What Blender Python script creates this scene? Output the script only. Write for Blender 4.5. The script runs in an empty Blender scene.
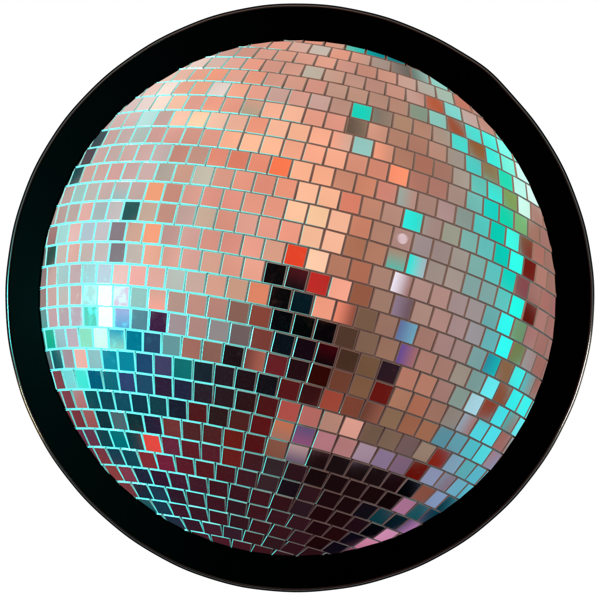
import bpy, math
import numpy as np
# Disco ball of small mirror tiles held behind a black round ring, against plain white.
# Units: 1 px of the photograph (596 wide) = 1 mm in the plane of the ring. X right, Z up, camera on -Y.
S = 0.001
D = 2000.0                       # camera distance from the ring plane, mm
R = 307.84                       # radius of the ball over the tile faces, mm
rng = np.random.RandomState(7)
scene = bpy.context.scene
col = scene.collection
# ------------------------------------------------------------------ frames
# working space (mm): x right, y up, z towards the camera; ring centre at the origin
C0 = np.array([3.963, -5.906, -math.sqrt(R * R - 258.0 ** 2)])      # ball centre
CAM = np.array([0.0, 0.0, D])
def W(p):                        # working mm -> blender metres
    p = np.asarray(p, float)
    return np.stack([p[..., 0], -p[..., 2], p[..., 1]], -1) * S
def Wd(p):
    p = np.asarray(p, float)
    return np.stack([p[..., 0], -p[..., 2], p[..., 1]], -1)
t1, t2 = .2313, -.2388
AX = np.array([math.sin(t1) * math.cos(t2), math.cos(t1) * math.cos(t2), math.sin(t2)])   # ball axis
EQ = np.array([0, 0, 1.0]) - AX * AX[2]; EQ /= np.linalg.norm(EQ)
ET = np.cross(AX, EQ)
def nrm(v): return v / np.linalg.norm(v, axis=-1, keepdims=True)
def to_px(P):                    # working mm -> photo pixels
    k = D / (D - P[..., 2])
    return np.stack([298 + P[..., 0] * k, 297 - P[..., 1] * k], -1)
def on_ball(px):                 # photo pixels -> unit direction from ball centre
    px = np.asarray(px, float)
    d = nrm(np.stack([px[:, 0] - 298, 297 - px[:, 1], -D * np.ones(len(px))], 1))
    o = CAM - C0
    b = d @ o; t = -b - np.sqrt(np.maximum(b * b - (o @ o - R * R), 0))
    return (o + t[:, None] * d) / R
# ------------------------------------------------------------------ what the tiles were seen to mirror
SEEN = """
40,40|470,340 d4b4b0;420,440 d2a49e;500,410 dcb4ae;390,530 cc9a92;460,500 c8a49e;310,540 2a4a50;530,500 d0a49c;590,350 e8b8a8
140,40|60,270 f4d0c4;140,265 fce8dc;230,255 ecac94;330,255 f2ae90;430,258 ecdcd4;530,260 f4ac90;230,185 e8b8a4;310,183 f0a88e;415,183 f8a284;515,185 e8aa96;400,115 d8bcb0;510,125 e0a696;585,120 e09c86;350,125 f0d4c8;470,65 d8a89c;560,55 d8a090;25,340 e8ccc4;110,335 fce0d0;195,335 fcc8ac;295,335 e8a696;395,345 ea9c84;500,345 e49a84;575,365 c4b0a4;120,410 c8a8a0;215,415 fccab0;315,415 fcd4ae;420,425 f8c8ae;525,430 f4b89e;585,440 f2ac92;75,500 cc9c94;170,510 d89c90;270,510 d49888;375,520 e8a08c;485,530 fcb492;580,550 fcbc96;20,500 a8b0a8;20,420 b8e4e0;40,580 c8a8a4;130,585 c8a49c;230,578 cc8c7c;320,580 c49c90;440,585 e08a72
240,40|40,60 d89c8a;140,68 da9e8c;245,80 dc9e88;350,95 dca08c;465,120 e0a08a;570,145 cc9484;210,25 e09a86;320,38 d8a494;430,55 c4c0b4;540,75 e09880;400,12 e09880;520,20 e09880;10,125 e8a490;75,130 e89c86;165,140 d89a88;280,160 dca08c;395,180 bcb4a4;505,200 c89a86;585,220 b89c8c;10,190 f0b8a0;80,195 ec9e84;185,210 d49a88;300,230 d09884;410,250 d49484;530,280 c09684;20,260 f0a48c;100,275 e8a28e;205,300 cca49a;320,320 dca090;435,335 cca49a;550,360 bc9080;65,360 d8a28c|b0a890;175,370 fcb698;290,395 fcbc9c;400,420 f0a48c;515,440 e09884;10,430 f0a890;85,445 f09a7e;205,475 fcbc9c;315,490 fcb896;430,515 fcb090;545,535 f8a88c-d8ac98;60,540 fcc098;165,560 fcb894;285,575 f8ac8c
340,40|85,45 00c8b8;200,75 108890;300,100 107880;25,80 e0a08a;120,95 d89884-c09a88;225,125 a89488;335,155 908078-686058;445,190 587068-a8c0b4;540,230 90d8cc;45,145 cc9480;160,175 c88e7a;270,200 d09884;380,230 cca494;480,265 b8b0a4;570,290 a8c0b0;80,225 bc9080;190,255 b8887a;305,280 c89280;415,310 c8a094;510,350 b8522c;585,375 70e0d8;15,280 b89484;105,300 c09480;215,325 b48a78;325,355 bc8c78;435,395 889c88;535,425 90d0c4;30,365 c49884;120,390 10d0b8;230,420 78685c-907c6c;350,450 b08870;450,480 b48470;555,510 ac9484;10,450 e89c84;90,475 605044-806e5c;205,500 e8a68c-d09680;315,530 b88670;415,560 b07c68;530,585 b88a78;25,560 e89c84-c09c88;120,575 90c4bc;230,585 f4a080
440,40|20,255 70d8c8;50,300 98b8a8;140,345 c87c68;70,385 80d8d0;170,430 c0a49c;260,465 c08c7c;20,440 98ccc4;100,465 a04c2c;190,500 50e8dc;275,540 50f4e4;345,580 80ffe8;30,530 ac9080;120,555 48e0d0;205,580 985c38
40,140|250,100 604850;315,85 d0a098;390,75 c8a098;475,70 d09c90-d8b0a8;570,60 d8a49c;190,200 084448;255,190 d8988c;325,180 d0988e;405,170 d8948a;490,165 cc9c96;575,165 c09c94;145,305 c0948c;210,295 98c4bc;280,285 b8b0a8;355,275 d0a8a0;440,270 c8a8a4|90b8b8;525,270 c09890;590,270 d49888;105,410 b89088;175,400 b8948c;240,390 f0a89c;320,385 a8b8b8;400,385 c8b8b8;487,380 285858;575,380 c8a088;65,525 984840;125,515 98d0cc;190,505 f0b8b0;265,490 b0c0cc;345,490 c8bcc0;430,490 785460;510,485 d89c80;585,500 e08c70
140,140|20,60 d0a4a4;120,60 c8b4b0;215,70 cc9080;315,75 c89888;425,95 e08a74;535,100 e08068;45,165 c89a94;140,175 b8aca0;235,175 d0a08c;335,180 c0b8a8;445,200 d89a86;550,210 e0947e;75,270 fca87e;180,275 c88c7c;280,285 dca090;390,300 e49888;500,310 e89684;580,330 e8957e;35,375 b8a080;140,385 c89484;245,395 c8a8a0;350,410 c8ac98;465,425 e09884;565,440 e89a88;5,480 c0a890;70,490 f4a07c;170,500 c49c94;275,510 d0a096;385,530 dc9888;495,545 e09484;590,560 ec9484
240,140|60,25 fcbc98;165,45 fcb894;285,70 fcb494;400,85 fcac8c;520,110 fcb090;20,100 e08a70;105,115 e48c72;215,145 fc7a50;330,160 fcb490;450,190 fcb08c;555,225 d08e74;30,200 e08c78;125,225 e08e78;240,260 e89478;360,285 fcbc9a;480,310 fcb894;575,350 cc8468;10,300 e89080;75,330 f0a088;185,360 e89880;305,385 fcc49e;425,415 fccaa0;540,435 f8b898;40,440 e0a090;150,460 e49a86;265,495 f09c84;390,525 fcc09c;505,545 fcbc9c
340,140|120,45 94bcb4;235,75 f49c7c-c88c74;345,95 b07c66;445,125 b07460;555,150 b08478;15,115 fca888;95,130 d89078;205,160 d48870;310,195 f8906c-fc946e;430,210 ac7464;530,240 b07a6c;35,230 a86450-a87460;140,240 cc8468;255,275 c88070;370,300 90a8a0-b8887c;475,325 a88478;565,350 b09488;55,330 dc8068;165,360 c48870;275,390 b88c7c;390,430 30e8dc-20e0d0;495,440 a88c84;580,490 90988c;25,450 fca088;115,480 d0866a;225,500 b48470;345,540 b08880;445,555 a09090;545,580 a08c88;80,570 b07458
440,140|25,60 b8806c;80,100 a09488;180,130 50d4cc;270,170 907850;350,210 20d8b0;430,255 c0fff0;500,300 dcfff8;20,160 a87868;110,195 a8988c;205,235 60c0b4;295,270 40f0e0;375,315 809c58;455,365 d0fff0;525,400 b08478;15,265 a87c70;95,290 b09488;190,325 70b8b0;280,370 18ccbc;355,400 10d8b0;435,450 78b878;510,500 a87868;570,520 a87870;35,370 b0908c;130,400 90a098;225,440 58d0c8;315,490 08c8b0;395,530 40ffe8;465,570 80382c;50,490 989888;150,530 70b0ac;120,20 48dcd0;210,55 905c34;295,90 40f4e4;375,130 80ffe8;440,185 d0fff4
30,240|105,95 084840;170,70 c4a89c;240,60 e0a090;315,65 d0b0a8;395,65 c8b4b0;475,60 705460;555,70 c0aca0;65,210 905858;115,195 d0a098;185,190 98c0c0;250,185 c8a4a8;325,170 a0dce0;400,175 b8d0e0;490,180 f4c0b8;570,180 f8a498;60,325 985850;110,305 c89890;175,300 c0b0a8;245,290 d09c98;320,290 a8ece8;400,290 ffffff;490,290 e0d0e8;575,300 88c0b8;65,430 308080;110,420 c09098;175,410 b898a0;245,405 b8a0b0;325,400 30d8c0;400,405 ffffff;495,400 98a8e0|20a0d8;570,420 006880;95,530 10b090;155,525 a0ccd4;220,525 c0b4c0;295,520 90e8c8;375,525 d8fff8;455,505 00a0c0|90e0d0;545,515 007c98
140,240|60,65 f0b098;165,80 e0a898;275,95 dca498;385,110 d8a490;495,130 e09c88;580,150 e89884;90,190 e8b0a4;195,200 b8c0b8;305,215 ccaca0;415,235 d8a08c;525,250 d0a088;10,310 70d0d0;90,305 d8a898|f8a898;195,315 b8988c;300,335 c08c80;415,350 b88478;530,385 8c6458;85,430 401840;195,440 a8989c;305,460 b48c84;425,480 989090;540,500 706060;50,540 284868;165,550 689ca0;270,555 a46c60;390,580 906458
240,240|70,50 eca08c;185,65 dca088;300,90 e84428;420,120 fccaa8;530,140 b87c64;70,150 eca48e;190,180 0a0406;305,205 48141a|180c10;420,240 c02c28;530,260 fcaa90;15,270 d89c88;100,275 dc8464;215,310 0a0406;335,335 041820;455,360 f8a084-fca488;560,390 dc8468;15,390 9c6c5c;110,400 884438;225,430 040408;345,460 020404;460,490 050306;565,520 604838;15,500 806058;110,530 783c34;230,550 081018;355,570 020004
340,240|70,60 b46c54-a86450;185,85 b88068;305,110 a88c78|60b8a8;415,130 00e8dc-a8b8c0;520,150 a09088;590,180 989890;20,160 b86850;110,190 b06c54;225,220 ac8474;330,230 f8f0ff-a07068;445,260 b08c84;550,285 b48c84;25,270 fc9c84;110,305 985c44;220,325 a07c6c;335,355 907c90-685058;440,390 b08c80;540,420 b08880;30,400 f08a70-905040;140,425 785c48;250,450 a07868;370,490 6070a0-70a8c0;470,510 a87c70;570,540 a87c74;40,520 50382c;155,545 806250;265,565 9c7460
450,240|95,15 78b0a8;185,50 68c4c0;270,75 08c8b4;350,110 30fce8;425,145 701c14;490,165 b07c70;550,200 a07468;340,10 40fce8;410,40 803c30;480,65 b07468;540,100 a07468;45,85 a49890;140,125 7cb0a8;230,175 60c8c4;310,215 08d4c0;385,250 884c50;450,260 a87870;515,310 a87068;560,350 a06868;30,200 a89890;115,235 84a8a4;205,280 80a8a4;290,310 60c0bc;360,350 20fce8;430,400 601008;495,415 a87870;550,450 a07068;50,325 a89090;145,370 a09494;230,400 6cb0b0;310,430 30f4ec;375,490 709870;440,510 a87470;500,540 a07068;40,455 a88c8c;130,490 989498;215,520 68b8bc;300,560 20f4ec;60,570 a8888c
40,340|85,100 0c5860;145,95 a89098;215,90 f4b8ac;290,90 90c4c8;370,90 1090a8;465,95 0888a0;555,100 204870;95,210 804048;150,205 78e0e0;215,200 40e8d8;285,200 006080;370,205 106878;455,210 304070;555,220 204058;130,315 803c48;195,315 b87878;260,315 003840;340,315 003440;425,320 003c4c;515,330 002838;585,350 381430;190,430 782c34;255,425 985050;325,425 002028;405,420 506870;500,430 002428;580,440 281828;210,510 501830;260,520 603048;330,520 003038;415,520 007078;500,530 002c34;575,540 e84840
140,340|120,130 303050;230,140 107070;345,155 081820;455,190 180c14;560,210 100408;20,225 103850;115,225 201028;225,245 141830;335,270 181018;450,290 180c10;560,320 200808;75,350 002c34;185,355 081020;300,380 3c0c0c;420,400 1c0c0c;535,415 381410;55,450 181028;160,460 703030;265,480 3c1818;380,500 3c1414;500,520 501008;590,550 280808;50,550 e84840;160,555 401028;270,570 38101c;380,580 401414;505,80 0c0406
240,340|220,40 081018;340,60 040004;460,70 38040c|0c0408;560,60 604430;80,110 784038-a86050;195,130 501418;320,165 140406;430,190 300804;550,230 704030;45,220 180c12;145,245 000408;260,270 400c0c;375,310 240606;500,330 a04838;585,380 986458;40,330 1c0808;135,360 380808;260,380 b05048;375,410 b86c64;490,450 b88878;25,430 1c1014;120,450 440808;235,490 c47050|a07060;345,520 605078|905078;460,550 b47880;560,570 b07878;5,520 300808;80,540 400808;210,570 481410
340,340|145,45 806048;255,50 9c7460;360,70 604890-a06868;465,110 ac7c70;555,140 a87c70;40,120 483024;140,145 785840;265,170 281820;370,200 b87c68;470,220 b47c68;560,260 a07870;25,230 60180c-903820;120,250 7c5840;230,290 601410;330,310 ac7860;435,340 ac6c54;530,370 a07464;580,410 80a098;80,360 784030;170,385 683c30-905848;270,420 8c6c54;370,450 986048;470,490 9c6850;560,520 5890a0;70,470 e0a090;170,510 705848;275,540 786050;375,560 68505c;470,585 8c6858
440,340|25,40 a88480;110,55 a08480;205,85 7ca4a4;280,125 2888a0-08b0b0;350,155 846044;425,190 40f4f0;480,230 30c0c4-98706c;525,270 9c6860;40,130 a47c74;105,180 988c80;190,210 80a4a0;270,250 60e0e8;345,285 8c5038;405,310 38f4f0;460,350 38f4f0;410,50 748050;480,100 98a0a0-a08080;545,140 a06c64;345,30 30f8f0;110,305 889c94;190,335 a0ccd8;265,370 883c28;330,400 48e4ec;385,445 30a8a8-a07068;430,470 60e8f0;20,370 986858;70,420 90847c;155,450 90a8b8-a06860;225,480 50d8e4;290,520 50e0ec;345,550 a06860
90,440|50,75 783038;120,85 002c3c;200,90 003440;300,95 802830;400,115 581028;500,130 440c18;580,140 400810;100,170 8c3c3c;175,180 88384c;265,190 101428;360,200 200820;460,220 300c20;560,235 2c0c18;180,255 783038;250,265 081828;345,285 0c2838;455,290 200818;550,310 2c0c18;310,340 105860;360,355 082838;460,370 280818;560,385 240a14;430,430 102030;530,450 240a18;580,530 38101c;430,25 50182c;540,35 481018
200,450|50,20 40101a;170,40 50100c;285,65 2c0e12;400,90 241a1e;520,120 1c0a0e;20,90 400c10;130,120 30080c;245,150 280c12;365,185 24161a;480,210 040408;570,230 1c0a0e;85,200 2c0810;205,230 280a10;325,265 2c0a10;440,290 24080c;560,320 1a0e14;80,275 2c0812;195,310 200a12;310,340 2c0a10;425,370 240a10;530,400 200a10;80,350 2c0812;200,385 200a10;320,410 28080e;430,440 240a0e;550,470 200a10;50,415 30101c;160,445 24101c;280,480 28080c;400,505 1c0c10;510,540 1c080c;110,500 380e18;220,530 300a14;340,550 2c0a10;420,10 805040;530,30 b09090|605068
310,450|50,40 1c0c0e;155,75 180e10;260,110 180c0e;365,140 180c0e;455,180 18080c;545,200 000204;180,20 a87868;290,30 a08898;400,60 84708c;500,80 80647c;570,100 681008;40,140 180a0c;145,180 180a0c;245,210 1a0a0c;345,235 18080a;440,270 100406;530,300 a87090;30,230 1c0a10;110,260 1a080c;210,300 18080a;305,330 100c14;400,365 083840;485,385 041820;80,350 20080c;160,375 1c080a;265,400 200c14;360,430 000206;440,465 c888ac;40,400 1c080c;150,450 20080a;240,480 0c0814;330,510 c87c98;60,500 1c0608;150,530 0c0814
400,440|60,25 705858;140,60 988070;230,20 708ca0;380,50 50c0cc;445,90 50d4dc;510,110 a07074-8890b0;560,30 a06860;30,130 806078;110,160 641008;220,90 84200e;295,120 80a0b8;365,160 58a8b0;420,190 58b8cc;185,190 8890b0;250,225 78889c-885c68;315,265 68b0c8;370,280 60c0d4;60,250 000406;145,290 885040;215,320 8898c0;270,340 003040;50,350 b46890;120,390 105058;190,410 003848;25,430 082028;70,470 3c4060-c080b8
"""
ANCH = """-2:303.9,41 324.6,42.8
-1:289,44.6 310.4,49.3 330.7,53
0:294.6,56.7 315.9,60.4 336.3,65
1:283,66.9 303.9,69.6 323.3,74.3
2:285.4,79.8 305.7,84.4 326.7,89
3:288.5,95.6 308.9,100.2 330.7,104.8
4:282.6,111.3 303.9,115 325.6,119.6
5:266.9,126.1 288.5,129.8 310,134.4 331,139
6:281.7,147.4 303.9,151.1 325.2,156.7
7:290,168.7 312.2,173.3 334.4,178
8:296.5,190.9 317.4,195.6 340,200.2
9:284.4,209.4 307,215 328.9,219.6
10:278.9,230.7 300.2,235.4 322.4,240
11:284.4,253.9 305.7,260.4 328,265
12:264.6,270.6 285.9,276.1 307.6,281.7 328.5,286.3
13:269.6,293.7 290.9,299.3 313.1,304.8 334.4,310.4
14:270.9,315.9 292.8,322.4 314.6,328 336.3,333.5
15:271.5,344.6 292.8,349.3 315,353.9 337.2,358.5
16:265.9,363.1 287.2,367.8 308.5,372.4 329.8,377
17:256.7,382.6 278,387.2 299.3,391.9 320.6,397.4 341.9,403.9
18:256.7,403 277,408.5 299.3,415 320.9,419.6
19:250.2,419.6 271.5,428.9 292.8,434.4 314,440
20:263.9,451 285.2,455.6 307,459
21:220.4,453.7 242.6,458.3 263.9,464.8 285.2,469.4 306.5,474
22:213.9,470.4 236,475 257,480.6 278.7,486.1 300,491.7
23:205.6,484.3 227.8,490.7 249,495.4 272.2,500.9 293.5,506.5
24:203.7,499 225.9,504.6 247.2,510.2 268,514.8 289.8,521.3
25:205.6,513.9 226.5,519.4 249.6,525 271.3,530.6 292.6,537
26:220.4,530.6 241.7,536 263.9,541.7 285.2,546.3
27:209.3,538.9 230.6,544.4 253.7,549"""
BACK_DEG, BACK_COL = 46, (1.0, 1.0, 1.0)
DUST = .011
SOFT, DRIFT = .034, .25
EDGE_COL, EDGE_METAL, EDGE_ROUGH = (.6, .6, .6), .5, .2
BED_COL, BED_METAL, BED_ROUGH, BED_DEPTH = (.06, .06, .06), .5, .22, 1.75
PIPE_SPEC = .8
GAP, GAP_ROW, DEPTH, BEV = 1.8, 1.3, 1.7, .4
def LAMPS():
    area_lamp('cyan_lamp', (104, 305), 1300, 120, 140, (0.0, 1.0, .95))
    area_lamp('added_glint_lamp', (104, 303), 1290, 50, 5, (1.0, 1.0, 1.0))  # added beside the cyan lamp, for white glints in the seams
    area_lamp('small_bulb', (403, 241.5), 1900, 72, .0045, (.85, .82, 1.0))
    area_lamp('added_rim_lamp', None, 1300, 340, 30, (1.0, .93, .8), dirv=(.74, -.22, -.62))  # added out of view, behind right, to put a sheen on the ring's edge
    area_lamp('added_warm_rim_lamp', None, 1300, 200, 8, (1.0, .7, .4), dirv=(-.70, -.28, -.70))  # added out of view, behind left, for a golden line on the piping
def lin(h):
    c = np.array([int(h[i:i + 2], 16) / 255 for i in (0, 2, 4)])
    return np.where(c <= .04045, c / 12.92, ((c + .055) / 1.055) ** 2.4)
seen_xy, seen_a, seen_b, seen_m = [], [], [], []
for row in SEEN.strip().split('\n'):
    o, items = row.split('|', 1)
    ox, oy = map(float, o.split(','))
    for it in items.split(';'):
        p, c = it.split(' ')
        x, y = map(float, p.split(','))
        seen_xy.append((ox + x / 5.4, oy + y / 5.4))
        m = 1 if '-' in c else 2 if '|' in c else 0
        a, b = c.replace('|', '-').split('-') if m else (c, c)
        seen_a.append(lin(a)); seen_b.append(lin(b)); seen_m.append(m)
seen_xy = np.array(seen_xy); seen_a = np.array(seen_a); seen_b = np.array(seen_b); seen_m = np.array(seen_m)
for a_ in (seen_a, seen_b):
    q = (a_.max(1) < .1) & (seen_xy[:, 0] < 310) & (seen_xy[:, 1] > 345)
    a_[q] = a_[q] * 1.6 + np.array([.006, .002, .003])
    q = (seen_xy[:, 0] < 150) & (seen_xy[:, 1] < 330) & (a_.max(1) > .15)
    a_[q] = a_[q] * .87 + .13 * np.array([.72, .98, .98])  # lens-bloom haze mixed into the tile colours at upper left
# ------------------------------------------------------------------ tile layout
LAT0, DLAT, PITCH = .6749, .0676, 20.806
phase = {}
for l in ANCH.strip().split('\n'):
    k, p = l.split(':')
    pts = on_ball([tuple(map(float, q.split(','))) for q in p.split()])
    la = LAT0 - DLAT * (int(k) + .5)
    st = PITCH / (R * math.cos(la))
    phase[int(k)] = float(np.mean(np.arctan2(pts @ ET, pts @ EQ) - st * np.arange(len(pts))))
tiles = []                       # centre direction, normal, tangent u, tangent v, row
k = -13
while True:
    la = LAT0 - DLAT * (k + .5)
    if la > 1.53: k += 1; continue
    if la < -1.53: break
    c = math.cos(la)
    st = PITCH / (R * c)
    n = max(3, int(2 * math.pi / st))
    ph = phase.get(k, rng.uniform(0, 1))
    for j in range(n):
        jj = j - n // 2
        st2 = st if abs(jj) < n * .3 else st          # the leftover gap closes at the back of the ball
        lo = ph + st2 * (jj + .5)
        d = (EQ * math.cos(lo) + ET * math.sin(lo)) * c + AX * math.sin(la)
        u = -EQ * math.sin(lo) + ET * math.cos(lo)
        v = np.cross(d, u)
        tu, tv, tw = rng.normal(0, .0065, 3)
        dh = rng.normal(0, .1)
        nn = nrm(d + u * tu + v * tv)
        uu = nrm(u - nn * (u @ nn)); vv = np.cross(nn, uu)
        cw, sw = math.cos(tw * 1.6), math.sin(tw * 1.6)
        uu, vv = uu * cw + vv * sw, vv * cw - uu * sw
        tiles.append((C0 + d * (R + dh), nn, uu, vv, k))
    k += 1
TC = np.array([t[0] for t in tiles]); TN = np.array([t[1] for t in tiles])
TU = np.array([t[2] for t in tiles]); TV = np.array([t[3] for t in tiles])
PX = to_px(TC)
view = nrm(CAM - TC)
facing = (view * TN).sum(1)
vis = (facing > .12) & (np.hypot(PX[:, 0] - 298, PX[:, 1] - 298) < 266)
# colour at each visible tile = what was seen there; elsewhere blended from its neighbours
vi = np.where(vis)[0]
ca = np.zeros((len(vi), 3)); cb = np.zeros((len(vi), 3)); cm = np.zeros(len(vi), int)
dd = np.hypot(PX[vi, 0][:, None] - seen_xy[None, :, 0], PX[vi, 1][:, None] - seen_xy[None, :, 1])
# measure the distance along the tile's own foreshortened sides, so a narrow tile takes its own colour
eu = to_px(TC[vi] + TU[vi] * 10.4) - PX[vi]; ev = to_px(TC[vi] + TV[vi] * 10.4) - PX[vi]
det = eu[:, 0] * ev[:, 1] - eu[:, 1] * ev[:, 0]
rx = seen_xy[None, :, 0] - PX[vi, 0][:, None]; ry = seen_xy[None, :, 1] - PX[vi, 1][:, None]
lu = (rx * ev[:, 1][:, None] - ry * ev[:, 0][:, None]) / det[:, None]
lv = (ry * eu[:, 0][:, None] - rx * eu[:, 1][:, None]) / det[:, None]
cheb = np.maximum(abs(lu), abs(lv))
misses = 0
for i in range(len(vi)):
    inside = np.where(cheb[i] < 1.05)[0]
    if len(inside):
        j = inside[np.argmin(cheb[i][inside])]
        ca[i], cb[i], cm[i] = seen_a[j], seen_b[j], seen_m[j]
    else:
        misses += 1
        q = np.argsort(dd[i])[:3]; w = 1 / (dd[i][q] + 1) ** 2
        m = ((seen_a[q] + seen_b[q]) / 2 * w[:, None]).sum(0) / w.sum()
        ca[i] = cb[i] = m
print('visible tiles', len(vi), 'blended', misses)
BOW = .014                       # the tiles are a touch bowed: normals lean out by this much at their sides
inc = -view[vi]
refl = nrm(inc - 2 * (inc * TN[vi]).sum(1)[:, None] * TN[vi])
# ------------------------------------------------------------------ made-up surroundings: each tile's colour painted in the direction it mirrors
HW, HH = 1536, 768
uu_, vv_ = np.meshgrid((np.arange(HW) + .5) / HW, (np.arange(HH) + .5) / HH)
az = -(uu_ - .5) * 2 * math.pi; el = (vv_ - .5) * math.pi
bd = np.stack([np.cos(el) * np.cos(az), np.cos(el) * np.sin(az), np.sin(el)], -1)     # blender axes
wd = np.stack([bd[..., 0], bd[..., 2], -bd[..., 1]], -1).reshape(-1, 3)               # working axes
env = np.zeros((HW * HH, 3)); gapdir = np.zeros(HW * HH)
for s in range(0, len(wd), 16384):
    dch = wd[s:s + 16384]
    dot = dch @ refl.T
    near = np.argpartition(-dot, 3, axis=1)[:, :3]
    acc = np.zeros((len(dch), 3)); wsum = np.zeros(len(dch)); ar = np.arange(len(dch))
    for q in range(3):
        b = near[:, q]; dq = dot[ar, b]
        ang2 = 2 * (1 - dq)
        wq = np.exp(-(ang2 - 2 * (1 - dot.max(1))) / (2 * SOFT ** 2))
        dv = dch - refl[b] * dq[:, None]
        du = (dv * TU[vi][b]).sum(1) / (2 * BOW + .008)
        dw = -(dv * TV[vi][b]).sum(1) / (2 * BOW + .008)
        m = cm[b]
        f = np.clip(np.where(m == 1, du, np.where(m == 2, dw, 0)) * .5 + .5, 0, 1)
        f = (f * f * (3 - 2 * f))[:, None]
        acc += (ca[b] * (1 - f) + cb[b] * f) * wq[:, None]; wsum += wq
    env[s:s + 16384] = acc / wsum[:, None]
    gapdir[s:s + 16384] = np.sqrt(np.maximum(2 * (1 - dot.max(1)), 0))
# random slow brightness drifts painted into the map, for gradients inside the tiles
drift = np.zeros(len(wd))
for q in range(14):
    kx = rng.normal(0, 1, 3); kx *= rng.uniform(9, 34) / np.linalg.norm(kx)
    drift += np.sin(wd @ kx + rng.uniform(0, 6.28)) / 14
env *= (1 + DRIFT * drift)[:, None]
# the plain white backdrop fills the directions behind the ball
f = np.clip((gapdir - .13) / .12, 0, 1) * np.clip((-wd[:, 2] - .30) / .15, 0, 1)
f = (f * f * (3 - 2 * f))[:, None]
f = np.maximum(f, np.clip((-wd[:, 2:3] - math.cos(math.radians(BACK_DEG))) / .04, 0, 1))
env = env * (1 - f) + np.array(BACK_COL) * f
img = bpy.data.images.new('painted_surround', HW, HH, float_buffer=True)
img.colorspace_settings.name = 'Linear Rec.709'
img.pixels.foreach_set(np.concatenate([env, np.ones((len(env), 1))], 1).astype(np.float32).ravel())
img.update(); img.pack()
w = bpy.data.worlds.new('World'); scene.world = w; w.use_nodes = True
nt = w.node_tree; nt.nodes.clear()
et = nt.nodes.new('ShaderNodeTexEnvironment'); et.image = img; et.interpolation = 'Linear'
bg = nt.nodes.new('ShaderNodeBackground'); wo = nt.nodes.new('ShaderNodeOutputWorld')
nt.links.new(et.outputs['Color'], bg.inputs['Color']); nt.links.new(bg.outputs[0], wo.inputs[0])
bg.inputs['Strength'].default_value = 1.0
# ------------------------------------------------------------------ materials
def mat(name, base, metal, rough, spec=.5):
    m = bpy.data.materials.new(name); m.use_nodes = True
    b = m.node_tree.nodes['Principled BSDF']
    b.inputs['Base Color'].default_value = (*base, 1); b.inputs['Metallic'].default_value = metal
    b.inputs['Roughness'].default_value = rough; b.inputs['Specular IOR Level'].default_value = spec
    return m, m.node_tree, b
def N(t, kind, **kw):
    n = t.nodes.new(kind)
    for a, v in kw.items(): setattr(n, a, v)
    return n
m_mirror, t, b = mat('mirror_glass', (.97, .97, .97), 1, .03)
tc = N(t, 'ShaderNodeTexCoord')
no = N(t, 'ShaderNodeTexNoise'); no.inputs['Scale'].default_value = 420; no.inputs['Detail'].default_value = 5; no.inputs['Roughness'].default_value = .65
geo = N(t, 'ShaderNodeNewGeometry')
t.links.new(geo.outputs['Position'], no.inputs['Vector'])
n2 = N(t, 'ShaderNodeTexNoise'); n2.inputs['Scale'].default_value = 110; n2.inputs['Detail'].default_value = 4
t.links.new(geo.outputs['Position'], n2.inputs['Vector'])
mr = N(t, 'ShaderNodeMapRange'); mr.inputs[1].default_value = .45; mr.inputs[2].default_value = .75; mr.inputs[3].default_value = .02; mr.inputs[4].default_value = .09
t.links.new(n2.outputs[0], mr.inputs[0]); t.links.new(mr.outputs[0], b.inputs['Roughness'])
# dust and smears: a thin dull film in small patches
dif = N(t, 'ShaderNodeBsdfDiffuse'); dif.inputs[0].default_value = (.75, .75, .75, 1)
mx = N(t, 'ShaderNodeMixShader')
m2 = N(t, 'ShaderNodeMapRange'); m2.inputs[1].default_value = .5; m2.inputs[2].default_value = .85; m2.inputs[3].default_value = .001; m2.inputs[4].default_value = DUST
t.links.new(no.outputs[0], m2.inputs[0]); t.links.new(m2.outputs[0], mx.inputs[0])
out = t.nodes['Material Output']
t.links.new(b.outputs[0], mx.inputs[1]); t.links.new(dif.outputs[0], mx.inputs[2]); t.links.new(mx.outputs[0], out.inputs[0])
m_edge, t, b = mat('ground_glass_edge', EDGE_COL, EDGE_METAL, EDGE_ROUGH)
m_bed, t, b = mat('silvery_grout', BED_COL, BED_METAL, BED_ROUGH)
g = N(t, 'ShaderNodeNewGeometry'); n3 = N(t, 'ShaderNodeTexNoise'); n3.inputs['Scale'].default_value = 300; n3.inputs['Detail'].default_value = 3
bp = N(t, 'ShaderNodeBump'); bp.inputs['Strength'].default_value = .5; bp.inputs['Distance'].default_value = .0006
t.links.new(g.outputs['Position'], n3.inputs['Vector']); t.links.new(n3.outputs[0], bp.inputs['Height']); t.links.new(bp.outputs[0], b.inputs['Normal'])
m_black, t, b = mat('black_vinyl', (.0004, .0004, .0004), 0, .5, .5)
b.inputs['IOR'].default_value = 1.015
g = N(t, 'ShaderNodeNewGeometry'); n4 = N(t, 'ShaderNodeTexNoise'); n4.inputs['Scale'].default_value = 500; n4.inputs['Detail'].default_value = 3
bp = N(t, 'ShaderNodeBump'); bp.inputs['Strength'].default_value = .3; bp.inputs['Distance'].default_value = .0004
t.links.new(g.outputs['Position'], n4.inputs['Vector']); t.links.new(n4.outputs[0], bp.inputs['Height']); t.links.new(bp.outputs[0], b.inputs['Normal'])
m_pipe, t, b = mat('black_gloss_piping', (.002, .002, .002), 0, .2, PIPE_SPEC)
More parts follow.
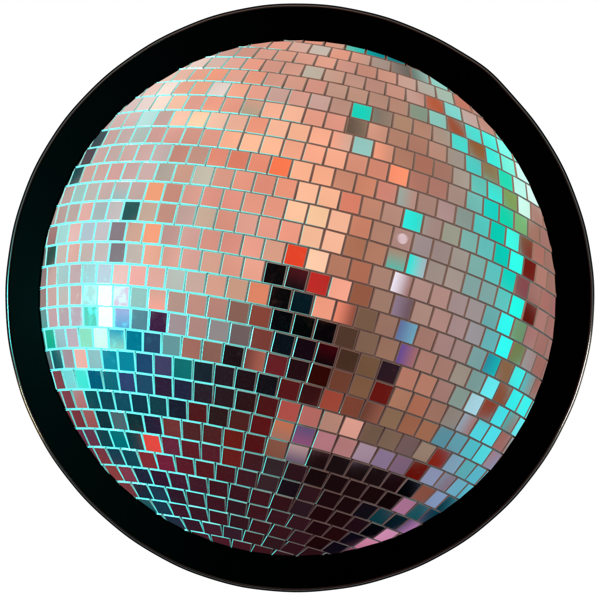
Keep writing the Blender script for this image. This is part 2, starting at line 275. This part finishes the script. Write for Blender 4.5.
# ------------------------------------------------------------------ one tile
HU, HV, TH = (PITCH - GAP) / 2, (R * DLAT - GAP_ROW) / 2, DEPTH      # half width, half height, thickness, mm
def tile_proto():
    vs, ns, fs, mi = [], [], [], []
    def add(p, n): vs.append(p); ns.append(n); return len(vs) - 1
    B = BEV
    xs = [-(HU - B), 0, HU - B]; ys = [-(HV - B), 0, HV - B]
    idx = [[add((x, y, 0), (BOW * x / HU, BOW * y / HV, 1)) for x in xs] for y in ys]
    for j in range(2):
        for i in range(2):
            fs.append((idx[j][i], idx[j][i + 1], idx[j + 1][i + 1], idx[j + 1][i])); mi.append(0)
    prof = [(-B, 0, 0.0), (-.45 * B, -.12 * B, 34.0), (0, -.5 * B, 70.0), (.14 * TH, -.6 * TH, 62.0), (.42 * TH, -TH, 14.0)]
    for (sx, sy, ax_, hu, hv) in ((1, 0, 0, HU, HV), (-1, 0, 0, HU, HV), (0, 1, 1, HV, HU), (0, -1, 1, HV, HU)):
        prev = None
        for q, (off, z, ang) in enumerate(prof):
            a = math.radians(ang); ring = []
            for s in (-1, 1):
                if ax_ == 0: p = (sx * (hu + off), s * (hv + off), z); n = (sx * math.sin(a), 0, math.cos(a))
                else: p = (s * (hv + off), sy * (hu + off), z); n = (0, sy * math.sin(a), math.cos(a))
                ring.append(add(p, n))
            if prev:
                f = [prev[0], prev[1], ring[1], ring[0]]
                p0, p1, p2 = (np.array(vs[i]) for i in f[:3])
                if np.cross(p1 - p0, p2 - p1) @ np.array(ns[f[2]]) < 0: f = f[::-1]
                fs.append(tuple(f)); mi.append(0 if q < 1 else 1)
            prev = ring
    return np.array(vs), nrm(np.array(ns, float)), fs, mi
PV, PN, PF, PM = tile_proto()
def mesh_from(name, V, NRM, F, MI, mats):
    me = bpy.data.meshes.new(name)
    me.from_pydata([tuple(p) for p in V], [], F)
    for m in mats: me.materials.append(m)
    me.polygons.foreach_set('material_index', MI)
    me.polygons.foreach_set('use_smooth', [True] * len(F))
    li = np.zeros(len(me.loops), np.int32); me.loops.foreach_get('vertex_index', li)
    me.normals_split_custom_set([tuple(n) for n in NRM[li]])
    me.update()
    return me
def link(name, me, parent=None):
    o = bpy.data.objects.new(name, me); col.objects.link(o)
    if parent is not None: o.parent = parent
    return o
from mathutils import Matrix, Vector
ball_at = Vector(W(C0).tolist())
ball = bpy.data.objects.new('disco_ball', None); col.objects.link(ball); ball.location = ball_at
ball['label'] = 'round mirrored disco ball of small square tiles glowing peach and cyan inside the black ring'
ball['category'] = 'disco ball'
# bed under the tiles
def uv_sphere(r, nu=192, nv=96):
    V, F = [], []
    for j in range(1, nv):
        a = math.pi * j / nv
        for i in range(nu):
            b = 2 * math.pi * i / nu
            V.append((r * math.sin(a) * math.cos(b), r * math.sin(a) * math.sin(b), r * math.cos(a)))
    top, bot = len(V), len(V) + 1
    V += [(0, 0, r), (0, 0, -r)]
    for j in range(nv - 2):
        for i in range(nu):
            i2 = (i + 1) % nu
            F.append((j * nu + i, (j + 1) * nu + i, (j + 1) * nu + i2, j * nu + i2))
    for i in range(nu):
        i2 = (i + 1) % nu
        F.append((top, i, i2)); F.append((bot, (nv - 2) * nu + i2, (nv - 2) * nu + i))
    return V, F
V, F = uv_sphere((R - BED_DEPTH) * S)
me = bpy.data.meshes.new('grout_core'); me.from_pydata(V, [], F); me.materials.append(m_bed)
me.polygons.foreach_set('use_smooth', [True] * len(F)); me.update()
link('grout_core', me, ball)
# the hundred tiles that show largest are parts of their own, the others one part
area = np.where(vis & (np.hypot(PX[:, 0] - 298, PX[:, 1] - 298) < 250), facing * (D / (D - TC[:, 2])) ** 2, -1)
big = set(np.argsort(-area)[:100].tolist())
M3 = lambda v: np.stack([v[:, 0], -v[:, 2], v[:, 1]], 1)
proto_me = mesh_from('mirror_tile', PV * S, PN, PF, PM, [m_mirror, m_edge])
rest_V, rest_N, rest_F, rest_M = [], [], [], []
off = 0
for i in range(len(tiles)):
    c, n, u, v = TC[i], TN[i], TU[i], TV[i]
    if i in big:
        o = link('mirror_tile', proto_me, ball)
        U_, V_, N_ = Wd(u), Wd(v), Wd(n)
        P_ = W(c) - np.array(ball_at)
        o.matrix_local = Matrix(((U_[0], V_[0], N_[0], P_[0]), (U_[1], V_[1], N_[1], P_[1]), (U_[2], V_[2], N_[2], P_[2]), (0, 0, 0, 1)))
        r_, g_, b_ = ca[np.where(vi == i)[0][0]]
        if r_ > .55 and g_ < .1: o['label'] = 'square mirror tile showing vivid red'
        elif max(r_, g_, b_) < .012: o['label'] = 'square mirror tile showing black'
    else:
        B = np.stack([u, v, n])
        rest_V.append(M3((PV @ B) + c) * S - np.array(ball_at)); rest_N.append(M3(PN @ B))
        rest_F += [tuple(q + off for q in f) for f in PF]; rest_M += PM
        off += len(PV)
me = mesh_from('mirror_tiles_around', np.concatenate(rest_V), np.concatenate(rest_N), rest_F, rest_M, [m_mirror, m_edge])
o = link('mirror_tiles_around', me, ball); o['kind'] = 'stuff'
# ------------------------------------------------------------------ black ring
RCX, RCY = 1.3, -.7
def wob(a, r):
    if r < 280: return 0
    return .35 * math.sin(3 * a + 1) + .3 * math.sin(7 * a + 2) + 1.6 * math.exp(-((a - math.radians(51)) / .09) ** 2) - .5 * math.exp(-((a - math.radians(40)) / .1) ** 2) + .12 * math.sin(31 * a)
def lip_height(a, r=258.4):      # the inner lip of the ring rests all round on the faces of the tiles
    px = np.array([[298 + r * math.cos(a), 298 - r * math.sin(a)]])
    d = nrm(np.array([px[0, 0] - 298, 297 - px[0, 1], -D])); o = CAM - C0
    bb = d @ o; t = -bb - math.sqrt(bb * bb - (o @ o - (R + .3) ** 2))
    return (CAM + t * d)[2]
NU = 360
lips = np.array([lip_height(2 * math.pi * i / NU) for i in range(NU)])
def lathe(name, prof, m, parent):
    V, F = [], []
    n = len(prof)
    for i in range(NU):
        a = 2 * math.pi * i / NU
        for (r, dz) in prof:                       # r as seen in the photo, dz below the lip
            z = lips[i] + dz
            f = max(0, min(1, (r - 258) / 36)); rr = r + wob(a, r); k = (D - z) / D
            V.append(tuple(W(((rr * math.cos(a) + RCX * f) * k, (rr * math.sin(a) - 1 + (RCY + 1) * f) * k, z))))
    for i in range(NU):
        i2 = (i + 1) % NU
        for q in range(n):
            q2 = (q + 1) % n
            F.append((i * n + q, i2 * n + q, i2 * n + q2, i * n + q2))
    me = bpy.data.meshes.new(name); me.from_pydata(V, [], F); me.materials.append(m)
    me.polygons.foreach_set('use_smooth', [True] * len(F)); me.update()
    return link(name, me, parent)
ring = bpy.data.objects.new('round_frame', None); col.objects.link(ring)
ring['label'] = 'wide matte black ring framing the disco ball, with a thin shiny edge'
ring['category'] = 'round frame'
prof = [(258.3, -.6), (258.6, 0), (259.6, -.2), (262, -2.4), (270, -10.5), (280, -21), (288, -30), (291.5, -35), (293.6, -40), (294.6, -46), (294.2, -52), (291, -56), (284, -55), (279, -43), (270, -26), (262, -9)]
lathe('band', prof[::-1], m_black, ring)
lathe('piping', [(291.6 + 1.3 * math.cos(2 * math.pi * q / 12), -34.6 + 1.6 * math.sin(2 * math.pi * q / 12)) for q in range(12)][::-1], m_pipe, ring)
# ------------------------------------------------------------------ lamps
def area_lamp(name, px, dist, size, power, color, dirv=None, spread=180):
    """a soft lamp standing where the tile at photo pixel px mirrors it, or added in a given direction"""
    if dirv is None:
        d = on_ball([px])[0]; P = C0 + d * R
        i_ = nrm(P - CAM); r_ = i_ - 2 * (i_ @ d) * d
    else:
        P = C0; r_ = nrm(np.array(dirv, float))
    L = P + r_ * dist
    la = bpy.data.lights.new(name, 'AREA'); la.shape = 'DISK'; la.size = size * S; la.energy = power; la.color = color
    la.spread = math.radians(spread)
    o = bpy.data.objects.new(name, la); col.objects.link(o)
    o.location = Vector(W(L).tolist())
    o.rotation_euler = Vector(Wd(P - L).tolist()).to_track_quat('-Z', 'Y').to_euler()
    return o
LAMPS()
# ------------------------------------------------------------------ camera
cd = bpy.data.cameras.new('camera'); co = bpy.data.objects.new('camera', cd); col.objects.link(co)
co.location = (0, -D * S, 0); co.rotation_euler = (math.pi / 2, 0, 0)
cd.sensor_width = 36; cd.lens = 36 * D / 596; cd.clip_start = .05; cd.clip_end = 200
scene.camera = co
scene.render.engine = 'CYCLES'
scene.cycles.max_bounces = 8; scene.cycles.glossy_bounces = 5; scene.cycles.diffuse_bounces = 2
scene.cycles.sample_clamp_indirect = 6
scene.view_settings.view_transform = 'Standard'; scene.view_settings.look = 'None'
scene.view_settings.exposure = 0; scene.view_settings.gamma = 1
